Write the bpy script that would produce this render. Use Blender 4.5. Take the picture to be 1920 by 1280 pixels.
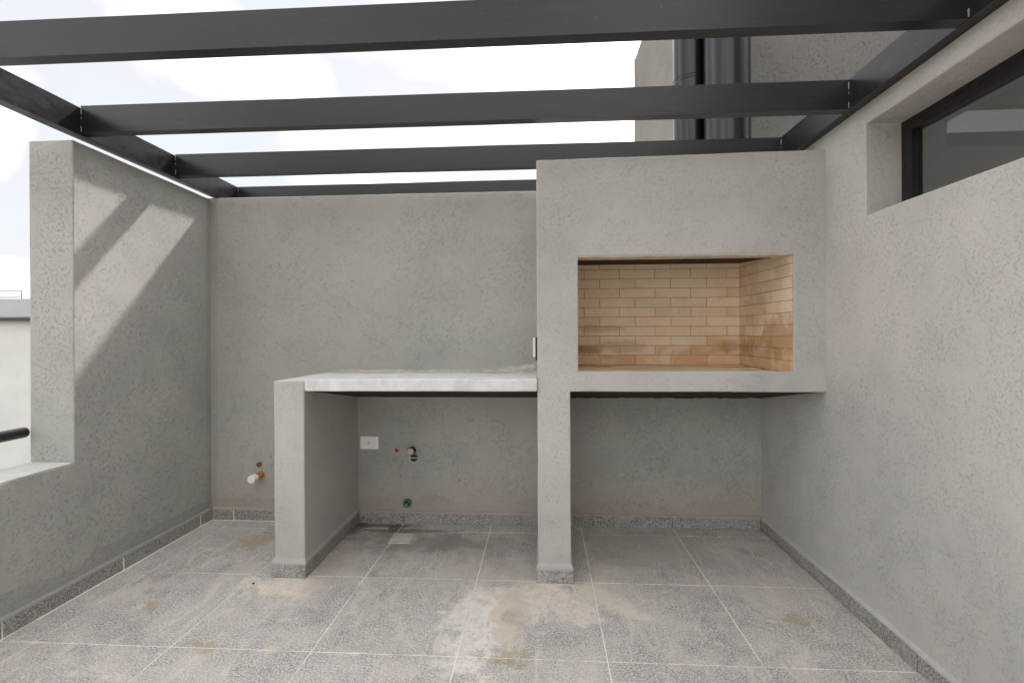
import bpy, bmesh, math, random
from mathutils import Vector, Matrix, noise

rnd = random.Random(7)
for o in list(bpy.data.objects):
    bpy.data.objects.remove(o)
S = bpy.context.scene
COL = S.collection

# ------------------------------------------------------------------ camera
# world: X right, Y away from the camera, Z up; z = 0 is the tiled floor
YAW, PITCH, ROLL = 0.0581, 0.0002, -0.0049
cam_d = bpy.data.cameras.new("camera")
cam = bpy.data.objects.new("camera", cam_d)
COL.objects.link(cam)
fwd = Vector((-math.sin(YAW) * math.cos(PITCH), math.cos(YAW) * math.cos(PITCH), math.sin(PITCH)))
rgt = Vector((math.cos(YAW), math.sin(YAW), 0))
upv = rgt.cross(fwd)
r2 = rgt * math.cos(ROLL) + upv * math.sin(ROLL)
u2 = -rgt * math.sin(ROLL) + upv * math.cos(ROLL)
mw = Matrix((r2, u2, -fwd)).transposed().to_4x4()
mw.translation = Vector((2.1491, -2.521, 1.2993))
cam.matrix_world = mw
cam_d.sensor_width = 36.0
cam_d.lens = 905.86 / 1920 * 36
cam_d.shift_x = (960 - 964.14) / 1920
cam_d.shift_y = (621.98 - 640) / 1920
cam_d.clip_start = 0.05
cam_d.clip_end = 6000
S.camera = cam

# ------------------------------------------------------------------ light
SUN_TO = Vector((1.0, 3.05, 3.6)).normalized()        # towards the sun
SUN_EL = math.asin(SUN_TO.z)
SUN_AZ = math.atan2(SUN_TO.x, SUN_TO.y)               # from +Y towards +X
W = bpy.data.worlds.new("World")
S.world = W
W.use_nodes = True
nt = W.node_tree
nt.nodes.clear()
out = nt.nodes.new("ShaderNodeOutputWorld")
bg = nt.nodes.new("ShaderNodeBackground")
sky = nt.nodes.new("ShaderNodeTexSky")
sky.sky_type = 'NISHITA'
sky.sun_disc = False
sky.sun_elevation = SUN_EL
sky.sun_rotation = SUN_AZ
sky.air_density = 1.0
sky.dust_density = 2.0
tc = nt.nodes.new("ShaderNodeTexCoord")
mp = nt.nodes.new("ShaderNodeMapping")
mp.inputs['Scale'].default_value = (1.0, 1.0, 2.6)
mp.inputs['Location'].default_value = (1.3, 0.0, 0.0)
cl = nt.nodes.new("ShaderNodeTexNoise")
cl.inputs['Scale'].default_value = 2.4
cl.inputs['Detail'].default_value = 4.5
cl.inputs['Roughness'].default_value = 0.45
cl.inputs['Distortion'].default_value = 0.4
cr = nt.nodes.new("ShaderNodeValToRGB")                # how thick the cloud cover is
cr.color_ramp.elements[0].position = 0.30
cr.color_ramp.elements[0].color = (0.95, 0.95, 0.95, 1)
cr.color_ramp.elements[1].position = 0.62
cr.color_ramp.elements[1].color = (1, 1, 1, 1)
cc = nt.nodes.new("ShaderNodeValToRGB")                # cloud brightness
cc.color_ramp.elements[0].position = 0.40
cc.color_ramp.interpolation = 'EASE'
cc.color_ramp.elements[0].color = (1.66, 1.69, 1.74, 1)
cc.color_ramp.elements[1].position = 0.68
cc.color_ramp.elements[1].color = (6.3, 6.3, 6.3, 1)
mx = nt.nodes.new("ShaderNodeMix")
mx.data_type = 'RGBA'
L = nt.links.new
L(tc.outputs['Generated'], mp.inputs['Vector'])
L(mp.outputs['Vector'], cl.inputs['Vector'])
L(cl.outputs['Fac'], cr.inputs['Fac'])
L(cl.outputs['Fac'], cc.inputs['Fac'])
L(cr.outputs['Color'], mx.inputs['Factor'])
L(sky.outputs['Color'], mx.inputs[6])
L(cc.outputs['Color'], mx.inputs[7])
L(mx.outputs[2], bg.inputs['Color'])
bg.inputs['Strength'].default_value = 0.1
L(bg.outputs['Background'], out.inputs['Surface'])

sun_d = bpy.data.lights.new("sun", 'SUN')
sun = bpy.data.objects.new("sun", sun_d)
COL.objects.link(sun)
sun_d.energy = 1.55
sun_d.angle = math.radians(2.8)
sun_d.color = (1.0, 0.955, 0.90)
sun.rotation_euler = SUN_TO.to_track_quat('Z', 'Y').to_euler()
sun.location = (5, 15, 18)

S.view_settings.view_transform = 'Standard'
S.view_settings.look = 'None'
S.view_settings.gamma = 1.0
S.view_settings.use_curve_mapping = False
S.view_settings.exposure = 2.38
S.cycles.max_bounces = 10
S.cycles.diffuse_bounces = 8
S.cycles.use_denoising = True
try:
    S.cycles.denoiser = 'OPENIMAGEDENOISE'
    S.cycles.denoising_input_passes = 'RGB_ALBEDO_NORMAL'
    S.cycles.denoising_prefilter = 'ACCURATE'
except Exception:
    pass

# ------------------------------------------------------------------ node helper
class N:
    def __init__(s, name, rough=0.8, spec=0.3):
        s.m = bpy.data.materials.new(name)
        s.m.use_nodes = True
        s.t = s.m.node_tree
        s.b = s.t.nodes["Principled BSDF"]
        s.b.inputs['Roughness'].default_value = rough
        s.b.inputs['Specular IOR Level'].default_value = spec
        s.cache = {}
        s.geo = s.t.nodes.new("ShaderNodeNewGeometry")
        s.pos = s.geo.outputs['Position']
    def set(s, sock, v):
        if hasattr(v, 'is_linked') or isinstance(v, bpy.types.NodeSocket):
            s.t.links.new(v, sock)
        else:
            sock.default_value = v
    def noise(s, scale, detail=3, rough=0.5, dist=0.0, vec=None, out='Fac'):
        key = (scale, detail, rough, dist, id(vec) if vec is not None else 0, out)
        if vec is None and key in s.cache:
            return s.cache[key]
        n = s.t.nodes.new("ShaderNodeTexNoise")
        s.cache[key] = n.outputs[out]
        s.t.links.new(vec or s.pos, n.inputs['Vector'])
        n.inputs['Scale'].default_value = scale
        n.inputs['Detail'].default_value = detail
        n.inputs['Roughness'].default_value = rough
        n.inputs['Distortion'].default_value = dist
        return n.outputs[out]
    def vor(s, scale, vec=None, out='Distance', feature='F1'):
        n = s.t.nodes.new("ShaderNodeTexVoronoi")
        n.feature = feature
        s.t.links.new(vec or s.pos, n.inputs['Vector'])
        n.inputs['Scale'].default_value = scale
        return n.outputs[out]
    def math(s, op, a, b=0.0, c=0.0, clamp=False):
        n = s.t.nodes.new("ShaderNodeMath")
        n.operation = op
        n.use_clamp = clamp
        for i, v in enumerate((a, b, c)):
            s.set(n.inputs[i], v)
        return n.outputs[0]
    def step(s, v, lo, hi, a=0.0, b=1.0):
        n = s.t.nodes.new("ShaderNodeMapRange")
        n.interpolation_type = 'SMOOTHSTEP'
        s.set(n.inputs['Value'], v)
        n.inputs['From Min'].default_value = lo
        n.inputs['From Max'].default_value = hi
        n.inputs['To Min'].default_value = a
        n.inputs['To Max'].default_value = b
        return n.outputs['Result']
    def mix(s, f, a, b, blend='MIX'):
        n = s.t.nodes.new("ShaderNodeMix")
        n.data_type = 'RGBA'
        n.blend_type = blend
        s.set(n.inputs['Factor'], f)
        for i, v in ((6, a), (7, b)):
            s.set(n.inputs[i], v if not isinstance(v, tuple) else (*v[:3], 1))
        return n.outputs[2]
    def xyz(s, v=None):
        n = s.t.nodes.new("ShaderNodeSeparateXYZ")
        s.t.links.new(v or s.pos, n.inputs[0])
        return n.outputs
    def mapping(s, scale=(1, 1, 1), rot=(0, 0, 0), loc=(0, 0, 0), vec=None):
        n = s.t.nodes.new("ShaderNodeMapping")
        s.t.links.new(vec or s.pos, n.inputs['Vector'])
        n.inputs['Scale'].default_value = scale
        n.inputs['Rotation'].default_value = rot
        n.inputs['Location'].default_value = loc
        return n.outputs[0]
    def blob(s, c, rad, wob=0.6, scale=7.0):
        """soft irregular spot round world point c with radii rad"""
        ds = []
        p = s.xyz()
        w = s.noise(scale, 3, 0.6)
        for i in range(3):
            if rad[i]:
                d = s.math('DIVIDE', s.math('SUBTRACT', p[i], c[i]), rad[i])
                ds.append(s.math('MULTIPLY', d, d))
        q = ds[0]
        for d in ds[1:]:
            q = s.math('ADD', q, d)
        q = s.math('SQRT', q)
        q = s.math('ADD', q, s.math('MULTIPLY', s.math('SUBTRACT', w, 0.5), wob * 4))
        return s.step(q, 0.55, 1.15, 1.0, 0.0)
    def bump(s, h, dist=0.002, strength=1.0, prev=None):
        n = s.t.nodes.new("ShaderNodeBump")
        s.t.links.new(h, n.inputs['Height'])
        n.inputs['Distance'].default_value = dist
        n.inputs['Strength'].default_value = strength
        if prev is not None:
            s.t.links.new(prev, n.inputs['Normal'])
        return n.outputs[0]
    def done(s, col=None, nrm=None, rough=None):
        if col is not None:
            s.set(s.b.inputs['Base Color'], col if not isinstance(col, tuple) else (*col[:3], 1))
        if nrm is not None:
            s.t.links.new(nrm, s.b.inputs['Normal'])
        if rough is not None:
            s.set(s.b.inputs['Roughness'], rough)
        return s.m

def plaster(name, base, groove=1.0, grain=1.0, cutin=True, dusty=False, seed=0.0, corner=None, gs=46):
    """trowelled textured coating: short curved drag marks in a matt grey coat"""
    n = N(name, 0.88, 0.15)
    v = n.mapping(loc=(seed, seed * 1.7, seed * 0.6))
    a = n.noise(gs, 1.0, 0.5, 1.7, v)
    line = n.step(n.math('ABSOLUTE', n.math('SUBTRACT', a, 0.5)), 0.003, 0.036, 1, 0)
    brk = n.step(n.noise(gs * 1.2, 1, 0.5, 0, n.mapping(loc=(3, 8, 1), vec=v)), 0.47, 0.56)
    zone = n.step(n.noise(5.5, 3, 0.62, 0, v), 0.34, 0.60, 0.30, 1.0)
    g = n.math('MULTIPLY', n.math('MULTIPLY', line, brk), zone)
    # colour: mottling in the coat, a little grime caught in the drag marks
    big = n.noise(1.3, 4, 0.6, 0.3, v)
    mid = n.noise(9, 4, 0.6, 0, v)
    dk = tuple(c * 0.86 for c in base)
    lt = (min(1, base[0] * 1.12), base[1] * 1.10, base[2] * 1.07)
    col = n.mix(n.step(big, 0.3, 0.7), dk, lt)
    col = n.mix(n.step(mid, 0.35, 0.7, 0, 0.35), col, (base[0] * 1.10, base[1] * 1.06, base[2] * 1.0))
    pk = n.step(n.noise(5.0, 3, 0.6, 0.5, n.mapping(loc=(6, 1, 3), vec=v)), 0.42, 0.66, 0.0, 0.4)
    col = n.mix(pk, col, (base[0] * 1.03, base[1] * 1.0, base[2] * 0.995))
    fine = n.noise(160, 2, 0.7, 0, v)
    col = n.mix(n.step(fine, 0.3, 0.7, 0.0, 0.16), col, tuple(c * 0.6 for c in base))
    col = n.mix(n.math('MULTIPLY', g, 0.06 * groove), col, tuple(c * 0.42 for c in base))
    if cutin:
        # brushed cut-in band of a slightly darker coat along the skirting
        z = n.xyz()[2]
        edge = n.math('ADD', z, n.math('MULTIPLY', n.math('SUBTRACT', n.noise(3.5, 3, 0.6, 0, v), 0.5), 0.22))
        col = n.mix(n.step(edge, 0.15, 0.165, 0.34, 0.0), col, (base[0] * 0.62, base[1] * 0.63, base[2] * 0.64))
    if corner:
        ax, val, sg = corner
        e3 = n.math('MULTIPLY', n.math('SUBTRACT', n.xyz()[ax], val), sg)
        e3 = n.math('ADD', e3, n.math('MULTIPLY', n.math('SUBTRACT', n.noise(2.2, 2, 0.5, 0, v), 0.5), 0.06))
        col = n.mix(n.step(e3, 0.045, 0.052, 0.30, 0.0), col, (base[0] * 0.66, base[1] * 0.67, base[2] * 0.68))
    if dusty:
        z = n.xyz()[2]
        e2 = n.math('ADD', z, n.math('MULTIPLY', n.math('SUBTRACT', n.noise(2.4, 4, 0.6, 0, v), 0.5), 0.5))
        col = n.mix(n.step(e2, 0.05, 0.40, 0.5, 0.0), col, (0.46, 0.385, 0.30))
    und = n.noise(14, 3, 0.55, 0.2, v)
    h = n.math('ADD', n.math('MULTIPLY', g, -0.62 * groove), n.math('MULTIPLY', fine, 0.28 * grain))
    h = n.math('ADD', h, n.math('MULTIPLY', und, 0.38))
    return n.done(col, n.bump(h, 0.004, 1.0))

def metal_paint(name, base=(0.0105, 0.0098, 0.0118), rough=0.30):
    n = N(name, rough, 0.46)
    st = n.noise(5, 4, 0.6, 0, n.mapping(scale=(0.6, 3, 9)))
    f = n.noise(90, 2, 0.6)
    col = n.mix(n.step(st, 0.35, 0.7, 0, 0.7), base, tuple(c * 1.5 for c in base))
    spk = n.step(n.noise(70, 1, 0.5), 0.74, 0.78, 0, 0.25)
    col = n.mix(spk, col, (0.14, 0.135, 0.13))
    r = n.math('ADD', n.math('MULTIPLY', st, 0.22), rough - 0.11)
    return n.done(col, n.bump(n.math('ADD', n.math('MULTIPLY', f, 0.3), st), 0.0005, 0.35), r)

def tile_mat(name, dark=1.0, stains_shade=True):
    n = N(name, 0.62, 0.4)
    v = n.pos
    oi = n.t.nodes.new("ShaderNodeObjectInfo")
    off = n.t.nodes.new("ShaderNodeVectorMath")
    off.operation = 'MULTIPLY_ADD'
    n.t.links.new(n.pos, off.inputs[0])
    off.inputs[1].default_value = (1, 1, 1)
    cmb = n.t.nodes.new("ShaderNodeCombineXYZ")
    n.t.links.new(n.math('MULTIPLY', oi.outputs['Random'], 37.0), cmb.inputs[0])
    n.t.links.new(n.math('MULTIPLY', oi.outputs['Random'], 11.0), cmb.inputs[1])
    n.t.links.new(cmb.outputs[0], off.inputs[2])
    tv = off.outputs[0]
    sp = n.noise(125, 3, 0.72, 0, tv)
    cloud = n.noise(6.5, 6, 0.66, 0.7, tv)
    vein = n.noise(11, 5, 0.7, 1.6, n.mapping(scale=(1.5, 0.7, 1), rot=(0, 0, 0.5), vec=tv))
    k = dark
    col = n.mix(n.step(sp, 0.36, 0.64), (0.205 * k, 0.196 * k, 0.19 * k), (0.73 * k, 0.695 * k, 0.66 * k))
    col = n.mix(n.step(cloud, 0.38, 0.68, 0.0, 0.35), col, (0.70 * k, 0.67 * k, 0.65 * k))
    col = n.mix(n.step(n.noise(4.2, 5, 0.7, 1.2, n.mapping(loc=(2, 7, 0), vec=tv)), 0.50, 0.70, 0.0, 0.28), col, (0.225 * k, 0.22 * k, 0.22 * k))
    col = n.mix(n.step(vein, 0.56, 0.72, 0.0, 0.40), col, (0.80 * k, 0.77 * k, 0.745 * k))
    col = n.mix(n.step(n.noise(22, 4, 0.6, 0.6, tv), 0.56, 0.7, 0, 0.35), col, (0.20 * k, 0.18 * k, 0.18 * k))
    rough = None
    if stains_shade:
        # building dust: thin all over, thick where rubble lay round the bases
        d1 = n.noise(3.3, 6, 0.64, 0.8)
        film = n.step(d1, 0.42, 0.66, 0.0, 0.50)
        col = n.mix(film, col, (0.68, 0.62, 0.54))
        d2 = n.noise(7.5, 5, 0.68, 1.4, n.mapping(scale=(1.5, 0.5, 1), rot=(0, 0, -0.55)))
        col = n.mix(n.step(d2, 0.52, 0.66, 0.0, 0.55), col, (0.74, 0.67, 0.57))
        sp2 = n.vor(4.6, n.mapping(scale=(1.0, 1.7, 1), vec=n.pos))
        spots = n.math('MULTIPLY', n.step(n.math('ADD', sp2, n.math('MULTIPLY', n.noise(16, 3, 0.6), 0.22)), 0.235, 0.27, 1, 0),
                       n.step(n.noise(1.9, 2, 0.5, 0, n.mapping(loc=(4, 4, 0))), 0.36, 0.48))
        col = n.mix(n.math('MULTIPLY', spots, 0.6), col, (0.72, 0.63, 0.51))
        wisp = n.step(n.noise(30, 4, 0.7, 1.0), 0.34, 0.62, 0.40, 1.0)
        for c, r, a, cc_ in (((0.80, -0.11, 0), (0.24, 0.11, 0), 0.95, (0.84, 0.74, 0.61)),
                             ((1.00, 0.12, 0), (0.12, 0.26, 0), 0.55, (0.50, 0.42, 0.33)),
                             ((2.15, -0.17, 0), (0.48, 0.20, 0), 0.95, (0.82, 0.73, 0.62)),
                             ((1.86, -0.42, 0), (0.17, 0.34, 0), 0.95, (0.86, 0.80, 0.72)),
                             ((2.00, -0.30, 0), (0.085, 0.26, 0), 0.5, (0.55, 0.41, 0.28)),
                             ((1.95, 0.10, 0), (0.30, 0.16, 0), 0.60, (0.58, 0.52, 0.45)),
                             ((2.80, 0.30, 0), (0.60, 0.30, 0), 0.35, (0.52, 0.46, 0.39)),
                             ((3.2, 0.0, 0), (0.45, 0.10, 0), 0.50, (0.62, 0.55, 0.46)),
                             ((2.55, -0.10, 0), (0.30, 0.12, 0), 0.45, (0.62, 0.55, 0.46)),
                             ((1.27, 0.50, 0), (0.20, 0.16, 0), 0.45, (0.45, 0.36, 0.27))):
            col = n.mix(n.math('MULTIPLY', n.math('MULTIPLY', n.blob(c, r, 0.75, 8), wisp), a), col, cc_)
        for c, r in (((0.28, -0.32, 0), (0.045, 0.05, 0)), ((0.16, -0.18, 0), (0.03, 0.035, 0)), ((0.35, 0.42, 0), (0.13, 0.14, 0)),
                     ((0.42, 0.60, 0), (0.14, 0.06, 0)), ((3.30, -0.28, 0), (0.07, 0.05, 0)), ((0.75, -0.60, 0), (0.08, 0.04, 0)),
                     ((2.02, -0.60, 0), (0.09, 0.05, 0))):
            col = n.mix(n.math('MULTIPLY', n.math('MULTIPLY', n.blob(c, r, 0.8, 22), wisp), 0.6), col, (0.40, 0.27, 0.10))
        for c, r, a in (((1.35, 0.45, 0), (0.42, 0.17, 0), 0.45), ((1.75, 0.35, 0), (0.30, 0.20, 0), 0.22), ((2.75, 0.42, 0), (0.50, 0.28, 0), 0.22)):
            col = n.mix(n.math('MULTIPLY', n.blob(c, r, 0.6, 6), a), col, (0.19, 0.175, 0.155))  # silt round the drain, plus shade of the bays put into the tile colour
        # rust-brown silt washed into the back corner of the counter bay
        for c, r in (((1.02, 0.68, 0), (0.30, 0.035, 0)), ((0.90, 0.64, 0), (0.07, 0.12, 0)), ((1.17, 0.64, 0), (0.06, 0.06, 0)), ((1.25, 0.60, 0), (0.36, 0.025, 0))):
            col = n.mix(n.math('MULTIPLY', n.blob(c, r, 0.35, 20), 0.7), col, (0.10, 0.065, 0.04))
        rough = n.step(d1, 0.4, 0.7, 0.55, 0.85)
    h = n.math('ADD', n.math('MULTIPLY', sp, 0.5), n.math('MULTIPLY', n.noise(34, 3, 0.6, 0, tv), 0.8))
    return n.done(col, n.bump(h, 0.0016, 0.8), rough)

def simple(name, col, rough=0.6, var=0.18, scale=30, bump=0.0006, spec=0.4):
    n = N(name, rough, spec)
    f = n.noise(scale, 5, 0.62)
    c = n.mix(n.step(f, 0.3, 0.7), tuple(x * (1 - var) for x in col), tuple(min(1, x * (1 + var)) for x in col))
    return n.done(c, n.bump(f, bump, 0.8))

def brick_mat():
    n = N("firebrick", 0.9, 0.15)
    oi = n.t.nodes.new("ShaderNodeObjectInfo")
    f = n.noise(60, 4, 0.65)
    comb = n.noise(40, 2, 0.5, 0, n.mapping(scale=(6, 6, 0.5)))
    haze = n.noise(5.2, 5, 0.62, 0.8)
    col = oi.outputs['Color']
    col = n.mix(n.step(f, 0.3, 0.72, 0, 0.25), col, (0.60, 0.44, 0.28))
    col = n.mix(n.step(haze, 0.44, 0.66, 0, 0.6), col, (0.92, 0.79, 0.62))
    # smeared mortar and brown wash marks, each with an outline of its own
    z = n.xyz()
    for c, r, a, k in (((3.36, 0.68, 1.20), (0.10, 0.5, 0.05), 0.40, (0.34, 0.20, 0.10)),
                       ((3.42, 0.16, 1.26), (0.5, 0.22, 0.13), 0.6, (0.46, 0.26, 0.12)),
                       ((3.42, 0.45, 1.44), (0.5, 0.16, 0.14), 0.28, (0.45, 0.31, 0.19)),
                       ((3.42, 0.12, 1.62), (0.5, 0.12, 0.05), 0.35, (0.38, 0.30, 0.22)),
                       ((2.44, 0.68, 1.18), (0.13, 0.5, 0.035), 0.7, (0.30, 0.19, 0.10)),
                       ((2.66, 0.68, 1.20), (0.17, 0.5, 0.055), 0.7, (0.62, 0.50, 0.36)),
                       ((2.52, 0.68, 1.32), (0.20, 0.5, 0.03), 0.35, (0.40, 0.25, 0.14))):
        col = n.mix(n.math('MULTIPLY', n.blob(c, r, 0.35, 14), a), col, k)
    h = n.math('ADD', n.math('MULTIPLY', f, 0.6), n.math('MULTIPLY', comb, 0.3))
    return n.done(col, n.bump(h, 0.0016, 0.9))

GREY = (0.43, 0.424, 0.408)
M = {}
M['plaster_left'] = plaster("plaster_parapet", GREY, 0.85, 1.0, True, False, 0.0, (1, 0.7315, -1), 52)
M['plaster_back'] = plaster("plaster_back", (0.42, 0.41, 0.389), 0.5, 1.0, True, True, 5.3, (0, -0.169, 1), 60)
M['plaster_right'] = plaster("plaster_house", (0.53, 0.515, 0.495), 0.46, 1.0, False, False, 9.1, None, 58)
M['plaster_bbq'] = plaster("plaster_barbecue", (0.495, 0.486, 0.466), 0.42, 1.1, False, False, 2.2, None, 60)
M['plaster_tower'] = plaster("plaster_tower", (0.235, 0.223, 0.212), 1.3, 1.6, False, False, 7.7)
M['neighbour'] = simple("render_neighbour", (0.70, 0.68, 0.67), 0.9, 0.05, 1.5)
M['neighbour_cap'] = simple("render_neighbour_cap", (0.50, 0.50, 0.50), 0.9, 0.06, 2)
M['steel'] = metal_paint("black_steel_paint")
M['flue'] = simple("black_flue_paint", (0.006, 0.006, 0.0075), 0.24, 0.1, 6, 0.00001, 0.5)
M['weld'] = simple("weld_bead", (0.24, 0.235, 0.24), 0.4, 0.4, 160)
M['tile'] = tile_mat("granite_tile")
M['skirt'] = tile_mat("granite_skirting", 0.64, False)
def grout_mat():
    n = N("grout", 0.95, 0.1)
    c = n.mix(n.step(n.noise(4.0, 4, 0.65, 0.5), 0.34, 0.50), (0.66, 0.62, 0.56), (0.92, 0.88, 0.81))
    return n.done(c)
M['grout'] = grout_mat()
M['slab'] = None
M['brick'] = brick_mat()
M['mortar'] = simple("brick_mortar", (0.47, 0.335, 0.215), 0.95, 0.25, 60)
M['tan_render'] = simple('tan_render', (0.58, 0.50, 0.40), 0.95, 0.15, 20, 0.001)
M['ledge'] = simple('ledge_cement', (0.60, 0.585, 0.56), 0.95, 0.08, 8, 0.002, 0.15)
M['dark_brown'] = simple("dark_brown_concrete", (0.055, 0.045, 0.037), 0.95, 0.3, 12, 0.003, 0.1)  # dark brown for the hood panel and both slab undersides
M['cement'] = simple("raw_cement", (0.50, 0.47, 0.43), 0.95, 0.22, 26, 0.003, 0.15)
M['white_plastic'] = simple("white_plastic", (0.90, 0.89, 0.86), 0.35, 0.02, 20, 0.0001)
M['dark_plastic'] = simple("dark_plastic", (0.025, 0.024, 0.023), 0.5, 0.2, 60)
M['orange_pvc'] = simple("orange_pvc", (0.52, 0.20, 0.075), 0.45, 0.12, 40)
M['red_plastic'] = simple("red_plug_plastic", (0.36, 0.055, 0.04), 0.5, 0.25, 90)
M['tan_plastic'] = simple("tan_cap_plastic", (0.50, 0.38, 0.28), 0.6, 0.12, 60)
M['green_plastic'] = simple("green_fitting_plastic", (0.045, 0.20, 0.12), 0.5, 0.3, 70)
M['drain'] = simple("drain_cover_plastic", (0.68, 0.66, 0.62), 0.7, 0.12, 14)
M['ground'] = simple("ground_soil", (0.16, 0.15, 0.11), 0.95, 0.3, 0.6, 0.01)
M['room'] = simple("room_paint", (0.50, 0.50, 0.51), 0.9, 0.03, 3)
M['house'] = simple("house_render", (0.42, 0.41, 0.40), 0.9, 0.08, 4)

def slab_mat():
    n = N("whitewashed_slab", 0.9, 0.15)
    f = n.noise(7, 6, 0.65, 0.5)
    g = n.noise(40, 4, 0.65)
    c = n.mix(n.step(f, 0.36, 0.66), (0.59, 0.59, 0.58), (0.73, 0.73, 0.72))
    c = n.mix(n.step(n.noise(19, 4, 0.6, 0, n.mapping(loc=(3, 1, 2))), 0.56, 0.72, 0, 0.3), c, (0.62, 0.61, 0.59))
    p = n.xyz()
    e = n.math('ADD', p[1], n.math('MULTIPLY', n.math('SUBTRACT', n.noise(4.5, 4, 0.6), 0.5), 0.55))
    c = n.mix(n.step(e, 0.50, 0.54, 0, 0.75), c, (0.47, 0.42, 0.36))
    return n.done(c, n.bump(n.math('ADD', f, g), 0.003, 0.7))
M['slab'] = slab_mat()

def glass_mat():
    n = N("window_glass", 0.02, 0.5)
    n.b.inputs['Transmission Weight'].default_value = 1.0
    n.b.inputs['IOR'].default_value = 1.5
    return n.done((0.78, 0.79, 0.81))
M['glass'] = glass_mat()

# ------------------------------------------------------------------ mesh helpers
def link(name, me, mat, parent=None, loc=(0, 0, 0)):
    o = bpy.data.objects.new(name, me)
    COL.objects.link(o)
    if mat is not None and not me.materials:
        me.materials.append(M[mat] if isinstance(mat, str) else mat)
    o.location = loc
    if parent:
        o.parent = parent
    return o

def obj(name, bm, mat, parent=None, smooth=False):
    me = bpy.data.meshes.new(name)
    bmesh.ops.recalc_face_normals(bm, faces=bm.faces)
    bm.to_mesh(me)
    bm.free()
    if smooth:
        me.polygons.foreach_set('use_smooth', [True] * len(me.polygons))
        try:
            me.set_sharp_from_angle(angle=math.radians(40))
        except Exception:
            pass
    return link(name, me, mat, parent)

def thing(name, label, cat, group=None, loc=(0, 0, 0)):
    o = bpy.data.objects.new(name, None)
    COL.objects.link(o)
    o.empty_display_size = 0.1
    o['label'] = label
    o['category'] = cat
    if group:
        o['group'] = group
    return o

def tag(o, label, cat, group=None):
    o['label'] = label
    o['category'] = cat
    if group:
        o['group'] = group
    return o

def box(bm, x0, x1, y0, y1, z0, z1):
    vs = [bm.verts.new(p) for p in ((x0, y0, z0), (x1, y0, z0), (x1, y1, z0), (x0, y1, z0),
                                    (x0, y0, z1), (x1, y0, z1), (x1, y1, z1), (x0, y1, z1))]
    for q in ((0, 3, 2, 1), (4, 5, 6, 7), (0, 1, 5, 4), (1, 2, 6, 5), (2, 3, 7, 6), (3, 0, 4, 7)):
        bm.faces.new([vs[i] for i in q])
    return vs

def bevel(bm, w, seg=1):
    es = [e for e in bm.edges if len(e.link_faces) == 2 and e.calc_face_angle(0) > 0.5]
    bmesh.ops.bevel(bm, geom=es, offset=w, segments=seg, profile=0.5, affect='EDGES')

def boxobj(name, dims, mat, parent=None, bev=0.0):
    bm = bmesh.new()
    box(bm, *dims)
    if bev:
        bevel(bm, bev)
    return obj(name, bm, mat, parent)

def cells(xs, ys, zs, solid):
    """one closed skin round the filled cells of a box grid"""
    bm = bmesh.new()
    V = {}
    def v(i, j, k):
        if (i, j, k) not in V:
            V[i, j, k] = bm.verts.new((xs[i], ys[j], zs[k]))
        return V[i, j, k]
    nx, ny, nz = len(xs) - 1, len(ys) - 1, len(zs) - 1
    def f(i, j, k):
        if not (0 <= i < nx and 0 <= j < ny and 0 <= k < nz):
            return False
        return solid((xs[i] + xs[i + 1]) / 2, (ys[j] + ys[j + 1]) / 2, (zs[k] + zs[k + 1]) / 2)
    for i in range(nx):
        for j in range(ny):
            for k in range(nz):
                if not f(i, j, k):
                    continue
                for (d, q) in (((-1, 0, 0), ((0, 0, 0), (0, 0, 1), (0, 1, 1), (0, 1, 0))),
                               ((1, 0, 0), ((1, 0, 0), (1, 1, 0), (1, 1, 1), (1, 0, 1))),
                               ((0, -1, 0), ((0, 0, 0), (1, 0, 0), (1, 0, 1), (0, 0, 1))),
                               ((0, 1, 0), ((0, 1, 0), (0, 1, 1), (1, 1, 1), (1, 1, 0))),
                               ((0, 0, -1), ((0, 0, 0), (0, 1, 0), (1, 1, 0), (1, 0, 0))),
                               ((0, 0, 1), ((0, 0, 1), (1, 0, 1), (1, 1, 1), (0, 1, 1)))):
                    if not f(i + d[0], j + d[1], k + d[2]):
                        bm.faces.new([v(i + a, j + b, k + c) for a, b, c in q])
    return bm

def hand_made(bm, bev=0.006, step=0.09, amp=0.0022, freq=3.0, keep=None):
    """soft arrises and slightly uneven faces, as trowelled by hand"""
    bmesh.ops.dissolve_limit(bm, angle_limit=0.01, verts=bm.verts, edges=bm.edges)
    bevel(bm, bev, 2)
    for ax in range(3):
        lo = min(v.co[ax] for v in bm.verts)
        hi = max(v.co[ax] for v in bm.verts)
        n = int((hi - lo) / step)
        for k in range(1, n):
            c = Vector((0, 0, 0)); c[ax] = lo + (hi - lo) * k / n + 0.0007
            nn = Vector((0, 0, 0)); nn[ax] = 1
            bmesh.ops.bisect_plane(bm, geom=bm.verts[:] + bm.edges[:] + bm.faces[:], plane_co=c, plane_no=nn)
    for v in bm.verts:
        p = v.co
        d = noise.noise_vector(p * freq) * amp + noise.noise_vector(p * freq * 6) * amp * 0.45
        v.co = p + d

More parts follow.
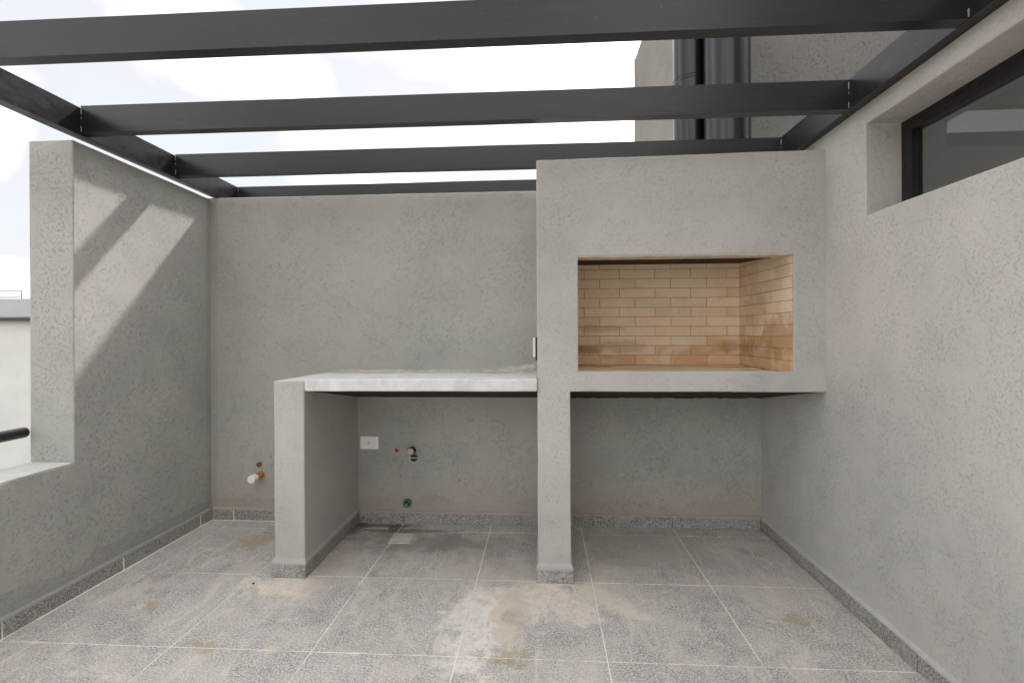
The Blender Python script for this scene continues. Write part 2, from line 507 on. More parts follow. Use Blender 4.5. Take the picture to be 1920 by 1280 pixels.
def rail(bm, p0, p1, r, seg=16, cap0=True, cap1=True, dome=False):
    p0, p1 = Vector(p0), Vector(p1)
    d = (p1 - p0).normalized()
    a = d.orthogonal().normalized()
    b = d.cross(a)
    rings = [(p0, r), (p1, r)]
    if dome:
        for t in (0.35, 0.65, 0.88):
            rings.append((p1 + d * r * 0.6 * t, r * math.sqrt(max(0.02, 1 - t * t))))
    rs = []
    for c, q in rings:
        rs.append([bm.verts.new(c + (a * math.cos(2 * math.pi * k / seg) + b * math.sin(2 * math.pi * k / seg)) * q) for k in range(seg)])
    for u, w in zip(rs, rs[1:]):
        for k in range(seg):
            bm.faces.new((u[k], u[(k + 1) % seg], w[(k + 1) % seg], w[k]))
    if cap0:
        bm.faces.new(rs[0][::-1])
    if cap1:
        bm.faces.new(rs[-1])

def ring(bm, c, r0, r1, y0, y1, seg=24):
    """annulus, axis along Y"""
    vs = []
    for (r, y) in ((r0, y0), (r1, y0), (r1, y1), (r0, y1)):
        vs.append([bm.verts.new((c[0] + r * math.cos(2 * math.pi * k / seg), y, c[2] + r * math.sin(2 * math.pi * k / seg))) for k in range(seg)])
    for i in range(4):
        u, w = vs[i], vs[(i + 1) % 4]
        for k in range(seg):
            bm.faces.new((u[k], u[(k + 1) % seg], w[(k + 1) % seg], w[k]))

# ------------------------------------------------------------------ key dimensions
XL, XLO = -0.169, -0.400          # parapet wall: inner and outer face
YE = -0.259                       # end of its tall part
ZL = 0.660                        # ledge of its low part
XR = 3.576                        # house wall
YB = 0.7315                       # back wall
ZT = 2.247                        # back wall top
XA, XP = 2.122, 2.293             # barbecue left side, pier right side
YA = -0.002
ZA, ZB = 2.203, 0.988
Y_NEAR = -8.4

# ------------------------------------------------------------------ ground and floor
bm = bmesh.new()
bmesh.ops.create_grid(bm, x_segments=8, y_segments=8, size=2500)
for v in bm.verts:
    v.co.z = -3.2
g = obj("ground", bm, 'ground'); g['kind'] = 'structure'

fl = boxobj("terrace_floor", (XLO - 0.02, 9.0, Y_NEAR, 6.0, -0.22, -0.0012), 'grout')
fl['kind'] = 'structure'
T = 0.6
GAP = 0.0050
tile_cache = {}
def floor_tile(x0, x1, y0, y1):
    x0 += GAP / 2; x1 -= GAP / 2; y0 += GAP / 2; y1 -= GAP / 2
    key = (round(x1 - x0, 3), round(y1 - y0, 3))
    if key not in tile_cache:
        b = bmesh.new()
        w, d = key
        box(b, -w / 2, w / 2, -d / 2, d / 2, -0.006, 0.0)
        bevel(b, 0.0006)
        me = bpy.data.meshes.new("tile")
        b.to_mesh(me); b.free()
        tile_cache[key] = me
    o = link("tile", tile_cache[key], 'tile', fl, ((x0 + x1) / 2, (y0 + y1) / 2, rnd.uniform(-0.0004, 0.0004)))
    return o
xcuts = [XL] + [T * i for i in range(0, 6)] + [XR]
ycuts = [YB] + [T * j for j in range(1, -16, -1) if T * j > Y_NEAR] + [Y_NEAR]
for i in range(len(xcuts) - 1):
    for j in range(len(ycuts) - 1):
        floor_tile(xcuts[i], xcuts[i + 1], ycuts[j + 1], ycuts[j])

# ------------------------------------------------------------------ skirting
def skirting(parent, axis, fixed, out_dir, a0, a1, cuts, h=0.074, th=0.011, bead='plaster_back', lift=None, grout=False):
    """a row of granite strips along a wall plus the painted mortar bead on top"""
    ps = [a0] + [c for c in sorted(cuts) if a0 + 0.03 < c < a1 - 0.03] + [a1]
    for u, w in zip(ps, ps[1:]):
        b = bmesh.new()
        g2 = 0.0016
        lo, hi = sorted((fixed, fixed + out_dir * (th + rnd.uniform(-0.001, 0.0015))))
        if axis == 'x':
            box(b, u + g2, w - g2, lo, hi, 0.0015, h)
        else:
            box(b, lo, hi, u + g2, w - g2, 0.008 if lift is not None and u >= lift else 0.0015, h)
        bevel(b, 0.0012)
        obj("skirting_tile", b, 'skirt', parent)
    if grout:
        for c in ps[1:-1]:
            lo, hi = sorted((fixed - out_dir * 0.002, fixed + out_dir * (th + 0.0012)))
            boxobj("grout_joint", (c - 0.0024, c + 0.0024, lo, hi, 0.001, h - 0.004) if axis == 'x' else (lo, hi, c - 0.0024, c + 0.0024, 0.001, h - 0.004), 'grout', parent)
        lo, hi = sorted((fixed + out_dir * (th - 0.003), fixed + out_dir * (th + 0.0055)))
        boxobj("grout_line", (a0, a1, lo, hi, -0.002, 0.0022) if axis == 'x' else (lo, hi, a0, a1, -0.002, 0.0022), 'grout', parent)
    b = bmesh.new()
    n = max(2, int((a1 - a0) / 0.04))
    prev = None
    for k in range(n + 1):
        t = a0 + (a1 - a0) * k / n
        wob = noise.noise(Vector((t * 6, fixed * 3, 1.3)))
        dd = out_dir * (th + 0.0008 + 0.0012 * wob)
        prof = ((fixed - out_dir * 0.004, h - 0.004), (fixed + dd, h - 0.004), (fixed + dd * 0.86, h + 0.006 + 0.002 * wob), (fixed - out_dir * 0.004, h + 0.020 + 0.005 * wob))
        row = [b.verts.new((t, p, z) if axis == 'x' else (p, t, z)) for p, z in prof]
        if prev:
            for i in range(4):
                b.faces.new((prev[i], prev[(i + 1) % 4], row[(i + 1) % 4], row[i]))
        else:
            b.faces.new(row)
        prev = row
    b.faces.new(prev[::-1])
    obj("mortar_bead", b, bead, parent)

# ------------------------------------------------------------------ parapet wall on the left
pw = thing("parapet_wall", "textured grey parapet wall stepping from tall section to low pale-topped ledge", "wall")
b = cells([XLO, XL], [Y_NEAR, YE, YB + 0.02], [-0.2, ZL, 2.252], lambda x, y, z: z < ZL or y > YE)
for v in b.verts:                                     # the top runs down a little to the back
    if v.co.z > 2.2:
        v.co.z = 2.262 if v.co.y < 0 else 2.238
hand_made(b, 0.006)
obj("wall_body", b, 'plaster_left', pw)
b = cells([XLO + 0.004, XL - 0.004], [Y_NEAR, YE - 0.003], [ZL - 0.002, ZL + 0.006], lambda *a: True)
hand_made(b, 0.003, 0.07, 0.0015)
obj("ledge_cap", b, 'ledge', pw)
skirting(pw, 'y', XL, 1, Y_NEAR, YB - 0.012, [T * j + 0.01 for j in range(-14, 2)], bead='plaster_left', grout=True)

# ------------------------------------------------------------------ back wall
bw = thing("back_wall", "plain grey plastered back wall behind counter and barbecue", "wall")
b = cells([XLO, XA + 1.8], [YB, YB + 0.20], [-0.2, ZT], lambda *a: True)
hand_made(b, 0.007)
obj("wall_body", b, 'plaster_back', bw)
skirting(bw, 'x', YB, -1, XL + 0.012, 0.712, [0.0, 0.6], grout=True)
skirting(bw, 'x', YB, -1, 0.895, XA, [1.2, 1.8])
skirting(bw, 'x', YB, -1, XP, XR - 0.012, [2.4, 3.0])

# ------------------------------------------------------------------ house wall on the right, with its high window
hw = thing("house_wall", "grey textured house wall pierced by high recessed window", "wall")
WY0, WY1, WZ0, WZ1 = -2.3, -0.304, 1.806, 2.206
b = cells([XR, XR + 0.24], [Y_NEAR, WY0, WY1, 1.10], [-0.2, WZ0, WZ1, 2.40],
          lambda x, y, z: not (WY0 < y < WY1 and WZ0 < z < WZ1))
for v in b.verts:
    if v.co.y < -1 and WZ0 - .01 < v.co.z < WZ1 + .01 and v.co.y > WY0 - .01:
        v.co.z += 0.02 if v.co.z < 2 else 0.035
hand_made(b, 0.006)
obj("wall_body", b, 'plaster_right', hw)
skirting(hw, 'y', XR, -1, Y_NEAR, YB - 0.012, [T * j for j in range(-14, 2)], bead='plaster_right', lift=-0.01)

# window: black aluminium frame, glass pane
win = thing("high_window", "long high window with black aluminium frame set deep in wall", "window")
FX = XR + 0.150
b = bmesh.new()
zo0, zo1, fw = WZ0 - 0.0, WZ1 + 0.03, 0.052
for d in ((FX, FX + 0.05, WY0, WY1 - 0.002, zo0 - .02, zo0 + fw), (FX, FX + 0.05, WY0, WY1 - 0.002, zo1 - fw - .03, zo1 + .04),
          (FX + .001, FX + 0.049, WY1 - fw - .008, WY1 - 0.001, zo0 + fw, zo1 - fw - .03), (FX + .001, FX + 0.049, WY0, WY0 + fw, zo0 + fw, zo1 - fw - .03)):
    bb = bmesh.new(); box(bb, *d); bevel(bb, 0.002)
    me = bpy.data.meshes.new("t"); bb.to_mesh(me); bb.free(); b.from_mesh(me); bpy.data.meshes.remove(me)
obj("frame", b, 'steel', win)
boxobj("pane", (FX + 0.022, FX + 0.028, WY0 + fw - .01, WY1 - fw + 0.002, zo0 + fw - .01, zo1 - fw - .02), 'glass', win)

# the house behind that wall: a room open to daylight on its far side
hs = thing("house_room", "pale room interior seen through the high window", "building")
b = cells([XR + 0.24, XR + 0.30, 6.9, 7.0], [Y_NEAR, Y_NEAR + 0.12, 1.0, 1.10], [-0.2, -0.02, 2.30, 2.40],
          lambda x, y, z: (z < -0.02 or z > 2.30 or y > 1.0) and x > XR + 0.24)
obj("room_shell", b, 'room', hs)
b = cells([6.9, 7.0], [Y_NEAR + .12, -3.2, 0.2, 1.0], [-.02, 0.2, 1.5, 2.30], lambda x, y, z: not (-3.2 < y < 0.2 and 0.2 < z < 1.5))
obj("far_wall", b, 'room', hs)

# the upper storey of the house, set back over that room (what the flues and beams mirror as dark)
us = thing("house_upper_storey", "tall grey rendered upper storey of the house behind the window wall", "building")
b = cells([4.4, 9.0], [-5.0, -0.5], [2.42, 6.6], lambda *a: True)
obj("wall", b, 'house', us)
boxobj("roof_slab", (4.3, 9.1, -5.1, -0.4, 6.602, 6.75), 'neighbour_cap', us, 0.01)

# ------------------------------------------------------------------ stair tower behind
tw = bmesh.new()
TX, TY0, TY1, TZ = XR + 0.004, 1.105, 4.95, 5.45
prof = [(TX, -0.2), (TX, TZ), (8.5, TZ), (8.5, -0.2)]
f0 = [tw.verts.new((x, TY0, z)) for x, z in prof]
f1 = [tw.verts.new((x, TY1, z)) for x, z in prof]
tw.faces.new(f0)
tw.faces.new(f1[::-1])
for k in range(len(prof)):
    tw.faces.new((f0[k], f0[(k + 1) % len(prof)], f1[(k + 1) % len(prof)], f1[k]))
hand_made(tw, 0.012, 0.4, 0.003)
tw_o = obj("stair_tower", tw, 'plaster_tower')
tag(tw_o, "rough grey rendered tower wall rising behind the two black flues", "building")

# ------------------------------------------------------------------ barbecue
bq = thing("built_in_barbecue", "grey plastered built-in barbecue with firebrick-lined opening on slim pier", "barbecue")
NX0, NX1, NZ0, NZ1 = 2.335, 3.418, 1.094, 1.690
CX0, CX1, CZ0, CZ1 = 2.270, 3.484, 1.030, 2.10
YS, YF, YN = 0.013, 0.10, 0.690                                   # back of the front wall, brick face of the rear lining
def bbq_solid(x, y, z):
    if z < ZB:
        return x < XP
    if y < YS:
        return not (NX0 < x < NX1 and NZ0 < z < NZ1)
    if y < YF:
        return not (CX0 < x < CX1 and CZ0 < z < NZ1)
    return not (CX0 < x < CX1 and CZ0 < z < CZ1)
b = cells([XA, CX0, XP, NX0, NX1, CX1, XR + 0.02], [YA, YS, YF, YB], [0.0, ZB, CZ0, NZ0, NZ1, CZ1, ZA], bbq_solid)
for v in b.verts:
    if v.co.z > 2.19:
        v.co.z = 2.194 + 0.016 * (v.co.x - XA) / (XR - XA)
hand_made(b, 0.006)
obj("plaster_body", b, 'plaster_bbq', bq)

# lining bricks, each laid singly; mortar stands 4 mm behind the faces
BL, BH, JT = 0.2295, 0.0624, 0.0043
BZ = 1.0815                                            # hearth level
TAN = [(0.87, 0.705, 0.51), (0.89, 0.73, 0.54), (0.86, 0.68, 0.485), (0.90, 0.745, 0.56)]
LOW = [(0.75, 0.50, 0.29), (0.72, 0.465, 0.26), (0.78, 0.54, 0.325)]
brick_cache = {}
def brick(u0, u1, face, course):
    """u along the wall; face: 'back' (u = x), 'right'/'left' (u = y)"""
    u0 += JT / 2; u1 -= JT / 2
    if u1 - u0 < 0.012:
        return
    L_ = round(u1 - u0, 3)
    hh = BH - JT
    var = rnd.randrange(3)
    key = (L_, var)
    if key not in brick_cache:
        bb = bmesh.new()
        vs = box(bb, -L_ / 2, L_ / 2, 0, 0.05, -hh / 2, hh / 2)
        for v in vs:
            v.co += Vector((rnd.uniform(-1, 1), 0, rnd.uniform(-1, 1))) * 0.0009
        bevel(bb, 0.0022)
        me = bpy.data.meshes.new("brick")
        bmesh.ops.recalc_face_normals(bb, faces=bb.faces)
        bb.to_mesh(me); bb.free()
        brick_cache[key] = me
    o = link("brick", brick_cache[key], 'brick', bq)
    zc = BZ + (course + 0.5) * BH
    dep = rnd.uniform(-0.0014, 0.0014)
    if face == 'back':
        o.location = ((u0 + u1) / 2, YN - 0.006 + dep, zc)
    elif face == 'right':
        o.location = (NX1 + 0.003 + dep, (u0 + u1) / 2, zc)
        o.rotation_euler = (0, 0, -math.pi / 2)
    else:
        o.location = (NX0 - 0.003 - dep, (u0 + u1) / 2, zc)
        o.rotation_euler = (0, 0, math.pi / 2)
    if face == 'back':
        warm = course == 0 or (course == 1 and (u0 + u1) / 2 > 2.80) or (course == 1 and u1 < 2.45)
        warm = warm or (course == 2 and u0 > 3.15)
    else:
        warm = course <= 3 and (course < 3 or rnd.random() < 0.5)
    c = rnd.choice(LOW if warm else TAN)
    k = rnd.uniform(0.93, 1.06)
    o.color = (c[0] * k, c[1] * k, c[2] * k, 1)
NC = 11
for course in range(NC):
    # the joints of the odd and even courses sit where the photograph has them
    base = 2.527 if course % 2 == 0 else 2.426
    js = [base + BL * k for k in range(-3, 8)]
    pts = [NX0 - 0.006] + [j for j in js if NX0 + 0.03 < j < NX1 - 0.03] + [NX1 + 0.006]
    for u, w in zip(pts, pts[1:]):
        brick(u, w, 'back', course)
    base = 0.47 if course % 2 == 0 else 0.585
    js = [base - BL * k for k in range(-2, 6)]
    pts = [YS + 0.002] + sorted(j for j in js if YS + 0.03 < j < YN - 0.045) + [YN + 0.020]
    for side in ('right', 'left'):
        for u, w in zip(pts, pts[1:]):
            brick(u, w, side, course)
ztop = BZ + NC * BH
boxobj("mortar_bed", (NX0 + 0.0, NX1 - 0.0, YN - 0.0030, YN + 0.041, BZ - 0.03, ztop), 'mortar', bq)
boxobj("mortar_bed", (NX1 + 0.0060, NX1 + 0.05, YS + 0.0025, YN + 0.0, BZ - 0.03, ztop), 'mortar', bq)
boxobj("mortar_bed", (NX0 - 0.05, NX0 - 0.0060, YS + 0.0025, YN + 0.0, BZ - 0.03, ztop), 'mortar', bq)
# hearth bricks
hb = bmesh.new(); box(hb, -0.1115, 0.1115, -0.0555, 0.0555, -0.03, 0.0); bevel(hb, 0.002)
hme = bpy.data.meshes.new("hearth_brick"); hb.to_mesh(hme); hb.free()
y = YS + 0.060
row = 0
while y < YN - 0.03:
    x = NX0 + 0.118 + (0 if row % 2 == 0 else -0.057)
    while x < NX1 - 0.10:
        o = link("hearth_brick", hme, 'brick', bq, (x, y, BZ - 0.001 + rnd.uniform(-.001, .001)))
        c = rnd.choice(LOW + TAN); o.color = (*[q * rnd.uniform(.9, 1.0) for q in c], 1)
        x += 0.2275
    y += 0.1152
    row += 1
boxobj("hearth_bed", (NX0, NX1, YS + 0.003, YN, BZ - 0.045, BZ - 0.005), 'mortar', bq)
# sloping smoke hood closing the chamber above the bricks
def wedge(name, prof, x0, x1, mat, parent, n=24, rag=0.0):
    b = bmesh.new()
    prev = None
    for k in range(n + 1):
        x = x0 + (x1 - x0) * k / n
        r_ = [b.verts.new((x, y + (rag * rnd.uniform(-1, 1) if rag and i < 2 else 0), z + (rag * rnd.uniform(-1, 1) if rag else 0))) for i, (y, z) in enumerate(prof)]
        if prev:
            for i in range(len(prof)):
                b.faces.new((prev[i], prev[(i + 1) % len(prof)], r_[(i + 1) % len(prof)], r_[i]))
        else:
            b.faces.new(r_)
        prev = r_
    b.faces.new(prev[::-1])
    return obj(name, b, mat, parent)
boxobj("lintel_soffit", (NX0 + 0.001, NX1 - 0.001, YA + 0.006, YF + 0.006, NZ1 - 0.0055, NZ1 + 0.004), 'tan_render', bq, 0.001)
wedge("smoke_hood", [(YF + 0.001, 1.694), (YN + 0.03, 1.7385), (YN + 0.03, 1.80), (YF + 0.001, 1.80)], NX0 - 0.06, NX1 + 0.06, 'dark_brown', bq, 8)
wedge("slab_underside", [(0.012, ZB - 0.001), (YB + 0.002, 0.856), (YB + 0.002, ZB + 0.02), (0.012, ZB + 0.02)], XP - 0.003, XR - 0.001, 'dark_brown', bq, 40, 0.0035)
# pier skirting: three strips and a rough bead
for d in ((XA - 0.009, XP + 0.009, -0.018, YA - 0.001, 0.001, 0.073), (XP + 0.0, XP + 0.010, YA, YB - 0.013, 0.001, 0.074), (XA - 0.010, XA, YA, YB - 0.013, 0.001, 0.074)):
    boxobj("skirting_tile", d, 'skirt', bq, 0.0015)
def collar(parent, x0, x1, y0, y1, z0, mat):
    b = bmesh.new()
    box(b, x0 - 0.0105, x1 + 0.0105, y0 - 0.018, y1, z0 - 0.006, z0 + 0.004)
    for v in b.verts:
        pass
    vs = box(b, x0 - 0.010, x1 + 0.010, y0 - 0.017, y1, z0 + 0.004, z0 + 0.024)
    for v in vs:
        if v.co.z > z0 + 0.015:
            v.co.x = x0 - 0.001 if v.co.x < (x0 + x1) / 2 else x1 + 0.001
            if v.co.y < y0:
                v.co.y = y0 - 0.001
    return obj("mortar_bead", b, mat, parent)
collar(bq, XA, XP, YA, YB - 0.013, 0.074, 'plaster_bbq')

# ------------------------------------------------------------------ counter
ct = thing("masonry_counter", "grey masonry side counter with white-topped slab beside the barbecue", "counter")
LX0, LX1, LY = 0.712, 0.880, -0.016
b = cells([LX0, LX1], [LY, YB], [0.0, 1.046], lambda *a: True)
for v in b.verts:
    if v.co.z > 1.0 and v.co.y > 0.5:
        v.co.z = 1.030
    if v.co.z > 1.0 and v.co.y < 0.5 and v.co.x < 0.8:
        v.co.z = 1.040
hand_made(b, 0.007)
obj("leg", b, 'plaster_bbq', ct)
b = cells([LX1 + 0.001, XA - 0.0005], [LY - 0.001, YB], [0.990, 1.056], lambda *a: True)
for v in b.verts:
    if v.co.z > 1.02 and v.co.y > 0.5:
        v.co.z = 1.034
hand_made(b, 0.008, 0.06, 0.0028)
obj("counter_slab", b, 'slab', ct)
b = cells([LX0 + 0.006, LX1 + 0.001], [LY + 0.004, YB], [1.036, 1.0475], lambda *a: True)
for v in b.verts:
    if v.co.y > 0.5:
        v.co.z -= 0.012
    elif v.co.x < 0.8:
        v.co.z -= 0.004
obj("slab_end", b, 'slab', ct)
wedge("slab_underside", [(0.0, 0.9895), (YB + 0.002, 0.858), (YB + 0.002, 1.02), (0.0, 1.02)], LX1 - 0.002, XA + 0.002, 'dark_brown', ct, 30, 0.001)
for d in ((LX0 - 0.010, LX1 + 0.010, LY - 0.014, LY - 0.001, 0.001, 0.076), (LX1, LX1 + 0.010, LY, YB - 0.013, 0.001, 0.076), (LX0 - 0.010, LX0, LY, YB - 0.013, 0.001, 0.076)):
    boxobj("skirting_tile", d, 'skirt', ct, 0.0015)
collar(ct, LX0, LX1, LY + 0.003, YB - 0.013, 0.077, 'plaster_bbq')
# rough cement smeared along the joint of slab and wall
b = bmesh.new()
prev = None
for k in range(61):
    t = k / 60
    x = 0.74 + (XA - 0.748) * t
    w = 0.5 + 0.5 * noise.noise(Vector((x * 4.2, 3.1, 0)))
    end = 1 if t > 0.86 else 0
    hgt = 0.008 + 0.016 * w + 0.045 * max(0, (t - 0.80) / 0.2) ** 0.8 + 0.004 * rnd.uniform(-1, 1)
    dep = 0.020 + 0.05 * w + 0.03 * end
    zz = 1.030
    prof = ((YB + 0.003, zz - 0.01), (YB - dep, zz), (YB - dep * 0.45, zz + hgt * 0.45), (YB - 0.006, zz + hgt * 0.8), (YB + 0.003, zz + hgt))
    r_ = [b.verts.new((x, y + 0.0015 * rnd.uniform(-1, 1), z)) for y, z in prof]
    if prev:
        for i in range(5):
            b.faces.new((prev[i], prev[(i + 1) % 5], r_[(i + 1) % 5], r_[i]))
    else:
        b.faces.new(r_)
    prev = r_
b.faces.new(prev[::-1])
obj("cement_fillet", b, 'cement', ct)

# ------------------------------------------------------------------ pergola
pg = thing("steel_pergola", "black steel pergola of rectangular tube rafters over the terrace", "pergola")
BHT, BWD = 0.134, 0.052
def zb(y):
    return 2.283 - 0.019 * y
BXL0, BXL1 = XL - 0.001, -0.112                         # left beam
BXR0, BXR1 = 3.527, XR - 0.001                          # right beam, bolted to the house wall
def beam_y(x0, x1, y0, y1, dz0=0.0, dz1=0.0):
    b = bmesh.new()
    vs = box(b, x0, x1, y0, y1, 0, BHT)
    for v in vs:
        v.co.z += zb(v.co.y) + (dz0 if v.co.y == y0 else dz1)
    bevel(b, 0.004, 2)
    return obj("long_beam", b, 'steel', pg)
LB = beam_y(BXL0, BXL1, -2.2, 1.02, 0, -0.012)
RB = beam_y(BXR0, BXR1, -2.2, 1.02)
weld_me = None
def weld(parent, x, y, z0, z1, sx):
    b = bmesh.new()
    n = 16
    prev = None
    for k in range(n + 1):
        z = z0 + (z1 - z0) * k / n
        r_ = 0.0030 + 0.0036 * abs(noise.noise(Vector((x * 7, y * 9, z * 60))))
        if not (k < 4 or n - 5 < k < n - 0 or 8 < k < 10):
            r_ *= 0.45
        q = [b.verts.new((x + r_ * math.cos(a) * 1.2, y - r_ * math.sin(a), z)) for a in [i * math.pi / 3 for i in range(6)]]
        if prev:
            for i in range(6):
                b.faces.new((prev[i], prev[(i + 1) % 6], q[(i + 1) % 6], q[i]))
        else:
            b.faces.new(q)
        prev = q
    b.faces.new(prev[::-1])
    obj("weld_bead", b, 'weld', parent, True)
for y0 in (-0.882, -0.272, 0.340, 0.957, -1.49, -2.1):
    b = bmesh.new()
    vs = box(b, BXL1 - 0.001, BXR0 + 0.001, y0, y0 + BWD, 0, BHT - 0.002)
    for v in vs:
        dz = -0.008 * (1 - (v.co.x + .11) / 3.64) * max(0, v.co.y)
        v.co.z += zb(y0) + 0.001 + dz
    bevel(b, 0.004, 2)
    rf = obj("rafter", b, 'steel', pg)
    weld(rf, BXL1 + 0.001, y0 + 0.002, zb(y0) + 0.006, zb(y0) + BHT - 0.008, 1)
    weld(rf, BXR0 - 0.001, y0 + 0.002, zb(y0) + 0.006, zb(y0) + BHT - 0.008, -1)
boxobj("post", (BXL0 + .002, BXL1 - .002, -2.18, -2.128, ZL + 0.004, zb(-2.15) + 0.003), 'steel', pg, 0.003)
boxobj("bearing_plate", (BXL0 + .002, BXL1 - .002, YB + 0.06, YB + 0.14, ZT - 0.004, zb(YB + .1) + 0.002), 'steel', pg, 0.002)

# ------------------------------------------------------------------ flue pipes
def flue(name, cx, cy, r, joint, label):
    t = thing(name, label, "flue pipe", "black flues above the barbecue")
    b = bmesh.new()
    rail(b, (cx, cy, ZA - 0.02), (cx, cy, 3.9), r, 64)
    obj("pipe", b, 'flue', t, True)
    for z in joint:
        b = bmesh.new()
        seg = 64
        rows = []
        for (rr, dz) in ((r - .001, -0.016), (r + 0.0032, -0.013), (r + 0.0032, -0.009), (r + 0.0006, -0.006), (r + 0.0006, 0.006), (r + 0.0032, 0.009), (r + 0.0032, 0.013), (r - .001, 0.016)):
            rows.append([b.verts.new((cx + rr * math.cos(2 * math.pi * k / seg), cy + rr * math.sin(2 * math.pi * k / seg), z + dz)) for k in range(seg)])
        for u, w in zip(rows, rows[1:]):
            for k in range(seg):
                b.faces.new((u[k], u[(k + 1) % seg], w[(k + 1) % seg], w[k]))
        obj("joint_band", b, 'flue', t, True)
    b = bmesh.new()
    rail(b, (cx, cy, 3.86), (cx, cy, 4.0), r * 1.25, 32)
    obj("cowl", b, 'flue', t, True)
flue("flue_pipe", 3.325, 0.615, 0.138, (3.75,), "wide plain black flue pipe standing in front of slimmer one")
flue("flue_pipe", 3.162, 0.826, 0.112, (2.985,), "slimmer black flue pipe with joint band half hidden behind wide one")

# ------------------------------------------------------------------ small fittings on the back wall
yw = YB - 0.002
def disc(name, c, r, y0, y1, mat, parent, seg=24):
    b = bmesh.new()
    rail(b, (c[0], y0, c[1]), (c[0], y1, c[1]), r, seg)
    return obj(name, b, mat, parent, True)
t = thing("capped_drain_pipe", "orange plastic pipe stub with white end cap sticking out of wall", "pipe")
pc = (0.195, 0.320)
disc("pipe", pc, 0.0225, YB + 0.01, 0.648, 'orange_pvc', t)
disc("socket_ring", pc, 0.0255, 0.690, 0.676, 'orange_pvc', t)
b = bmesh.new(); rail(b, (pc[0], 0.653, pc[1]), (pc[0], 0.610, pc[1]), 0.0262, 28); bevel(b, 0.002)
obj("end_cap", b, 'white_plastic', t, True)

def plug(name, c, r, ringmat, midmat, label, cat):
    t = thing(name, label, cat)
    b = bmesh.new(); ring(b, (c[0], 0, c[1]), r * 0.72, r, yw - 0.006, yw + 0.006)
    obj("rim", b, ringmat, t, True)
    disc("plug", c, r * 0.74, yw - 0.002, yw + 0.006, midmat, t)
    b = bmesh.new()
    box(b, c[0] - r * .5, c[0] + r * .5, yw - 0.008, yw - 0.001, c[1] - r * .14, c[1] + r * .14)
    box(b, c[0] - r * .14, c[0] + r * .14, yw - 0.0085, yw - 0.001, c[1] - r * .5, c[1] + r * .5)
    obj("grip", b, midmat, t)
    return t
plug("water_outlet_plug", (0.180, 0.388), 0.018, 'green_plastic', 'red_plastic', "red plug in green-rimmed water outlet above orange pipe stub", "plug")
plug("water_outlet_plug", (1.152, 0.496), 0.020, 'cement', 'red_plastic', "red plug in wall under counter beside white socket plate", "plug")

t = thing("stub_pipe", "short black pipe stub with tan cap projecting from wall under counter", "pipe")
disc("pipe", (1.258, 0.497), 0.026, YB + 0.01, 0.690, 'dark_plastic', t)
disc("end_cap", (1.258, 0.497), 0.0225, 0.692, 0.684, 'tan_plastic', t)
t = thing("open_drain_socket", "open round black drain socket with pale cross bar below stub pipe", "drain socket")
b = bmesh.new(); ring(b, (1.272, 0, 0.446), 0.027, 0.032, yw - 0.005, yw + 0.006)
obj("rim", b, 'cement', t, True)
disc("hollow", (1.272, 0.446), 0.028, yw - 0.001, yw + 0.004, 'dark_plastic', t)
boxobj("cross_bar", (1.247, 1.297, yw - 0.006, yw - 0.001, 0.4425, 0.4485), 'cement', t)
boxobj("cross_bar", (1.2695, 1.2745, yw - 0.0065, yw - 0.0005, 0.421, 0.471), 'dark_plastic', t)
t = thing("green_water_fitting", "green plastic threaded water fitting low on wall above skirting", "pipe fitting")
b = bmesh.new(); ring(b, (1.224, 0, 0.138), 0.019, 0.031, yw - 0.012, yw + 0.006, 8)
obj("collar", b, 'green_plastic', t)
disc("bore", (1.224, 0.138), 0.020, yw - 0.002, yw + 0.004, 'dark_plastic', t)
disc("thread_nipple", (1.222, 0.130), 0.009, yw - 0.022, yw + 0.002, 'weld', t, 16)

def socket(name, label, cx, cz, plane):
    t = thing(name, label, "socket")
    def P(u0, u1, d0, d1, z0, z1, mat, nm, bev=0.0):
        if plane == 'y':
            dm = (cx + u0, cx + u1, yw - d1, yw - d0, cz + z0, cz + z1)
        else:
            dm = (XA - d1, XA - d0, cx + u0, cx + u1, cz + z0, cz + z1)
        boxobj(nm, dm, mat, t, bev)
    return t, P
t, P = socket("wall_socket", "white rectangular socket plate on wall under counter", 0.964, 0.547, 'y')
P(-0.063, 0.063, -0.001, 0.009, -0.0435, 0.0435, 'white_plastic', "cover_plate", 0.002)
P(-0.037, 0.037, 0.009, 0.0105, -0.0235, 0.0235, 'white_plastic', "module", 0.0006)
for u, z in ((-0.008, 0.008), (-0.008, -0.008), (0.006, 0.0)):
    P(u - 0.0028, u + 0.0028, 0.0105, 0.0112, z - 0.0028, z + 0.0028, 'dark_plastic', "pin_slot")
t, P = socket("wall_socket", "white socket on dark back box fixed to side of barbecue above counter", 0.36, 1.204, 'x')
P(-0.05, 0.05, -0.001, 0.014, -0.070, 0.064, 'dark_plastic', "back_box")
P(-0.045, 0.045, 0.014, 0.028, -0.052, 0.062, 'white_plastic', "cover_plate", 0.002)

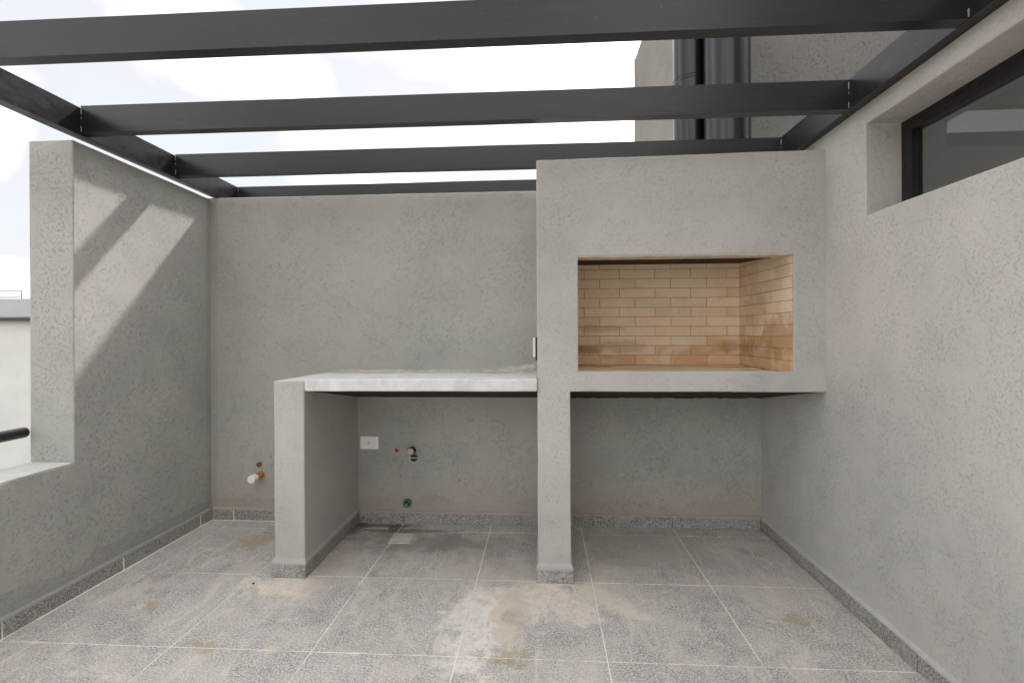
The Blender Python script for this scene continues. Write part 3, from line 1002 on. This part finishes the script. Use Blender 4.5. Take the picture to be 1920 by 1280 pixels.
# ------------------------------------------------------------------ floor drain cover
t = thing("drain_cover", "square pale plastic drain cover let into the floor under counter", "drain cover")
b = bmesh.new()
vs = box(b, 1.191, 1.322, 0.411, 0.548, -0.003, 0.0042); bevel(b, 0.0015)
obj("cover", b, 'drain', t)
b = bmesh.new()
vv = []
for k in range(36):
    a = 2 * math.pi * k / 36
    q = 1.0 + 0.22 * noise.noise(Vector((math.cos(a) * 1.6, math.sin(a) * 1.6, 4.2)))
    sx = max(-1, min(1, 1.3 * math.cos(a))) * 0.080 * q
    sy = max(-1, min(1, 1.3 * math.sin(a))) * 0.083 * q
    vv.append(b.verts.new((1.266 + sx, 0.486 + sy, 0.0022)))
f = b.faces.new(vv)
ex = bmesh.ops.extrude_face_region(b, geom=[f])
for v in [g_ for g_ in ex['geom'] if isinstance(g_, bmesh.types.BMVert)]:
    v.co.z = -0.003
obj("mortar_surround", b, 'cement', t)

# loose grit on the tiles
for i, (x, y_, r_, lab) in enumerate(((0.645, -0.095, 0.0065, "small dark pebble lying on dusty tile near counter leg"),
                                     (2.262, -0.062, 0.028, "flat crust of spilled cement at foot of barbecue pier"))):
    b = bmesh.new()
    bmesh.ops.create_icosphere(b, subdivisions=3, radius=1.0)
    for v in b.verts:
        k = 1 + 0.35 * noise.noise(v.co * 1.7 + Vector((i * 5, 0, 0)))
        v.co = Vector((v.co.x * r_ * k, v.co.y * r_ * k * 0.9, max(v.co.z, -0.4) * (r_ * 0.6 if i == 0 else 0.008) * k))
        v.co += Vector((x, y_, 0.002 if i == 0 else 0.0026))
    o = obj("pebble" if i == 0 else "cement_crust", b, 'dark_plastic' if i == 0 else 'cement', None, True)
    tag(o, lab, "pebble" if i == 0 else "cement lump")

# ------------------------------------------------------------------ handrail along the low wall
t = thing("handrail", "black round tube handrail running above the low parapet ledge", "handrail")
b = bmesh.new()
rail(b, (-0.428, Y_NEAR, 0.812), (-0.428, YE - 0.004, 0.812), 0.0265, 24, dome=True)
obj("tube", b, 'steel', t, True)
for y_ in (-1.0, -2.4, -3.8, -5.2, -6.6, -8.0):
    b = bmesh.new()
    rail(b, (-0.428, y_, 0.80), (-0.428, y_, 0.55), 0.008, 10)
    rail(b, (-0.428, y_, 0.55), (XLO + 0.004, y_, 0.55), 0.008, 10)
    obj("bracket", b, 'steel', t, True)

# ------------------------------------------------------------------ neighbouring house to the left
nb = thing("neighbour_house", "pale rendered neighbouring house with flat roof beyond the parapet", "building")
boxobj("wall", (-18.0, -3.6, 6.0, 13.0, -3.2, 1.60), 'neighbour', nb, 0.02)
boxobj("roof_parapet", (-18.0, -3.6, 6.06, 12.94, 1.602, 1.972), 'neighbour_cap', nb, 0.01)
b = bmesh.new()
vs = box(b, -18.05, -3.55, 5.86, 5.998, 1.553, 1.628)
for v in vs:
    if v.co.z > 1.6 and v.co.y < 5.9:
        v.co.z -= 0.03
obj("eaves_beam", b, 'steel', nb)
t = thing("roof_railing", "thin grey metal railing on the neighbouring flat roof", "railing")
for z in (2.02, 2.14):
    b = bmesh.new()
    rail(b, (-12.0, 6.3, z), (-7.95, 6.3, z), 0.011, 8)
    obj("rail", b, 'weld', t)
for x in (-7.95, -9.95, -11.95):
    b = bmesh.new()
    rail(b, (x, 6.3, 1.965), (x, 6.3, 2.14), 0.011, 8)
    obj("post", b, 'weld', t)

bpy.context.view_layer.update()
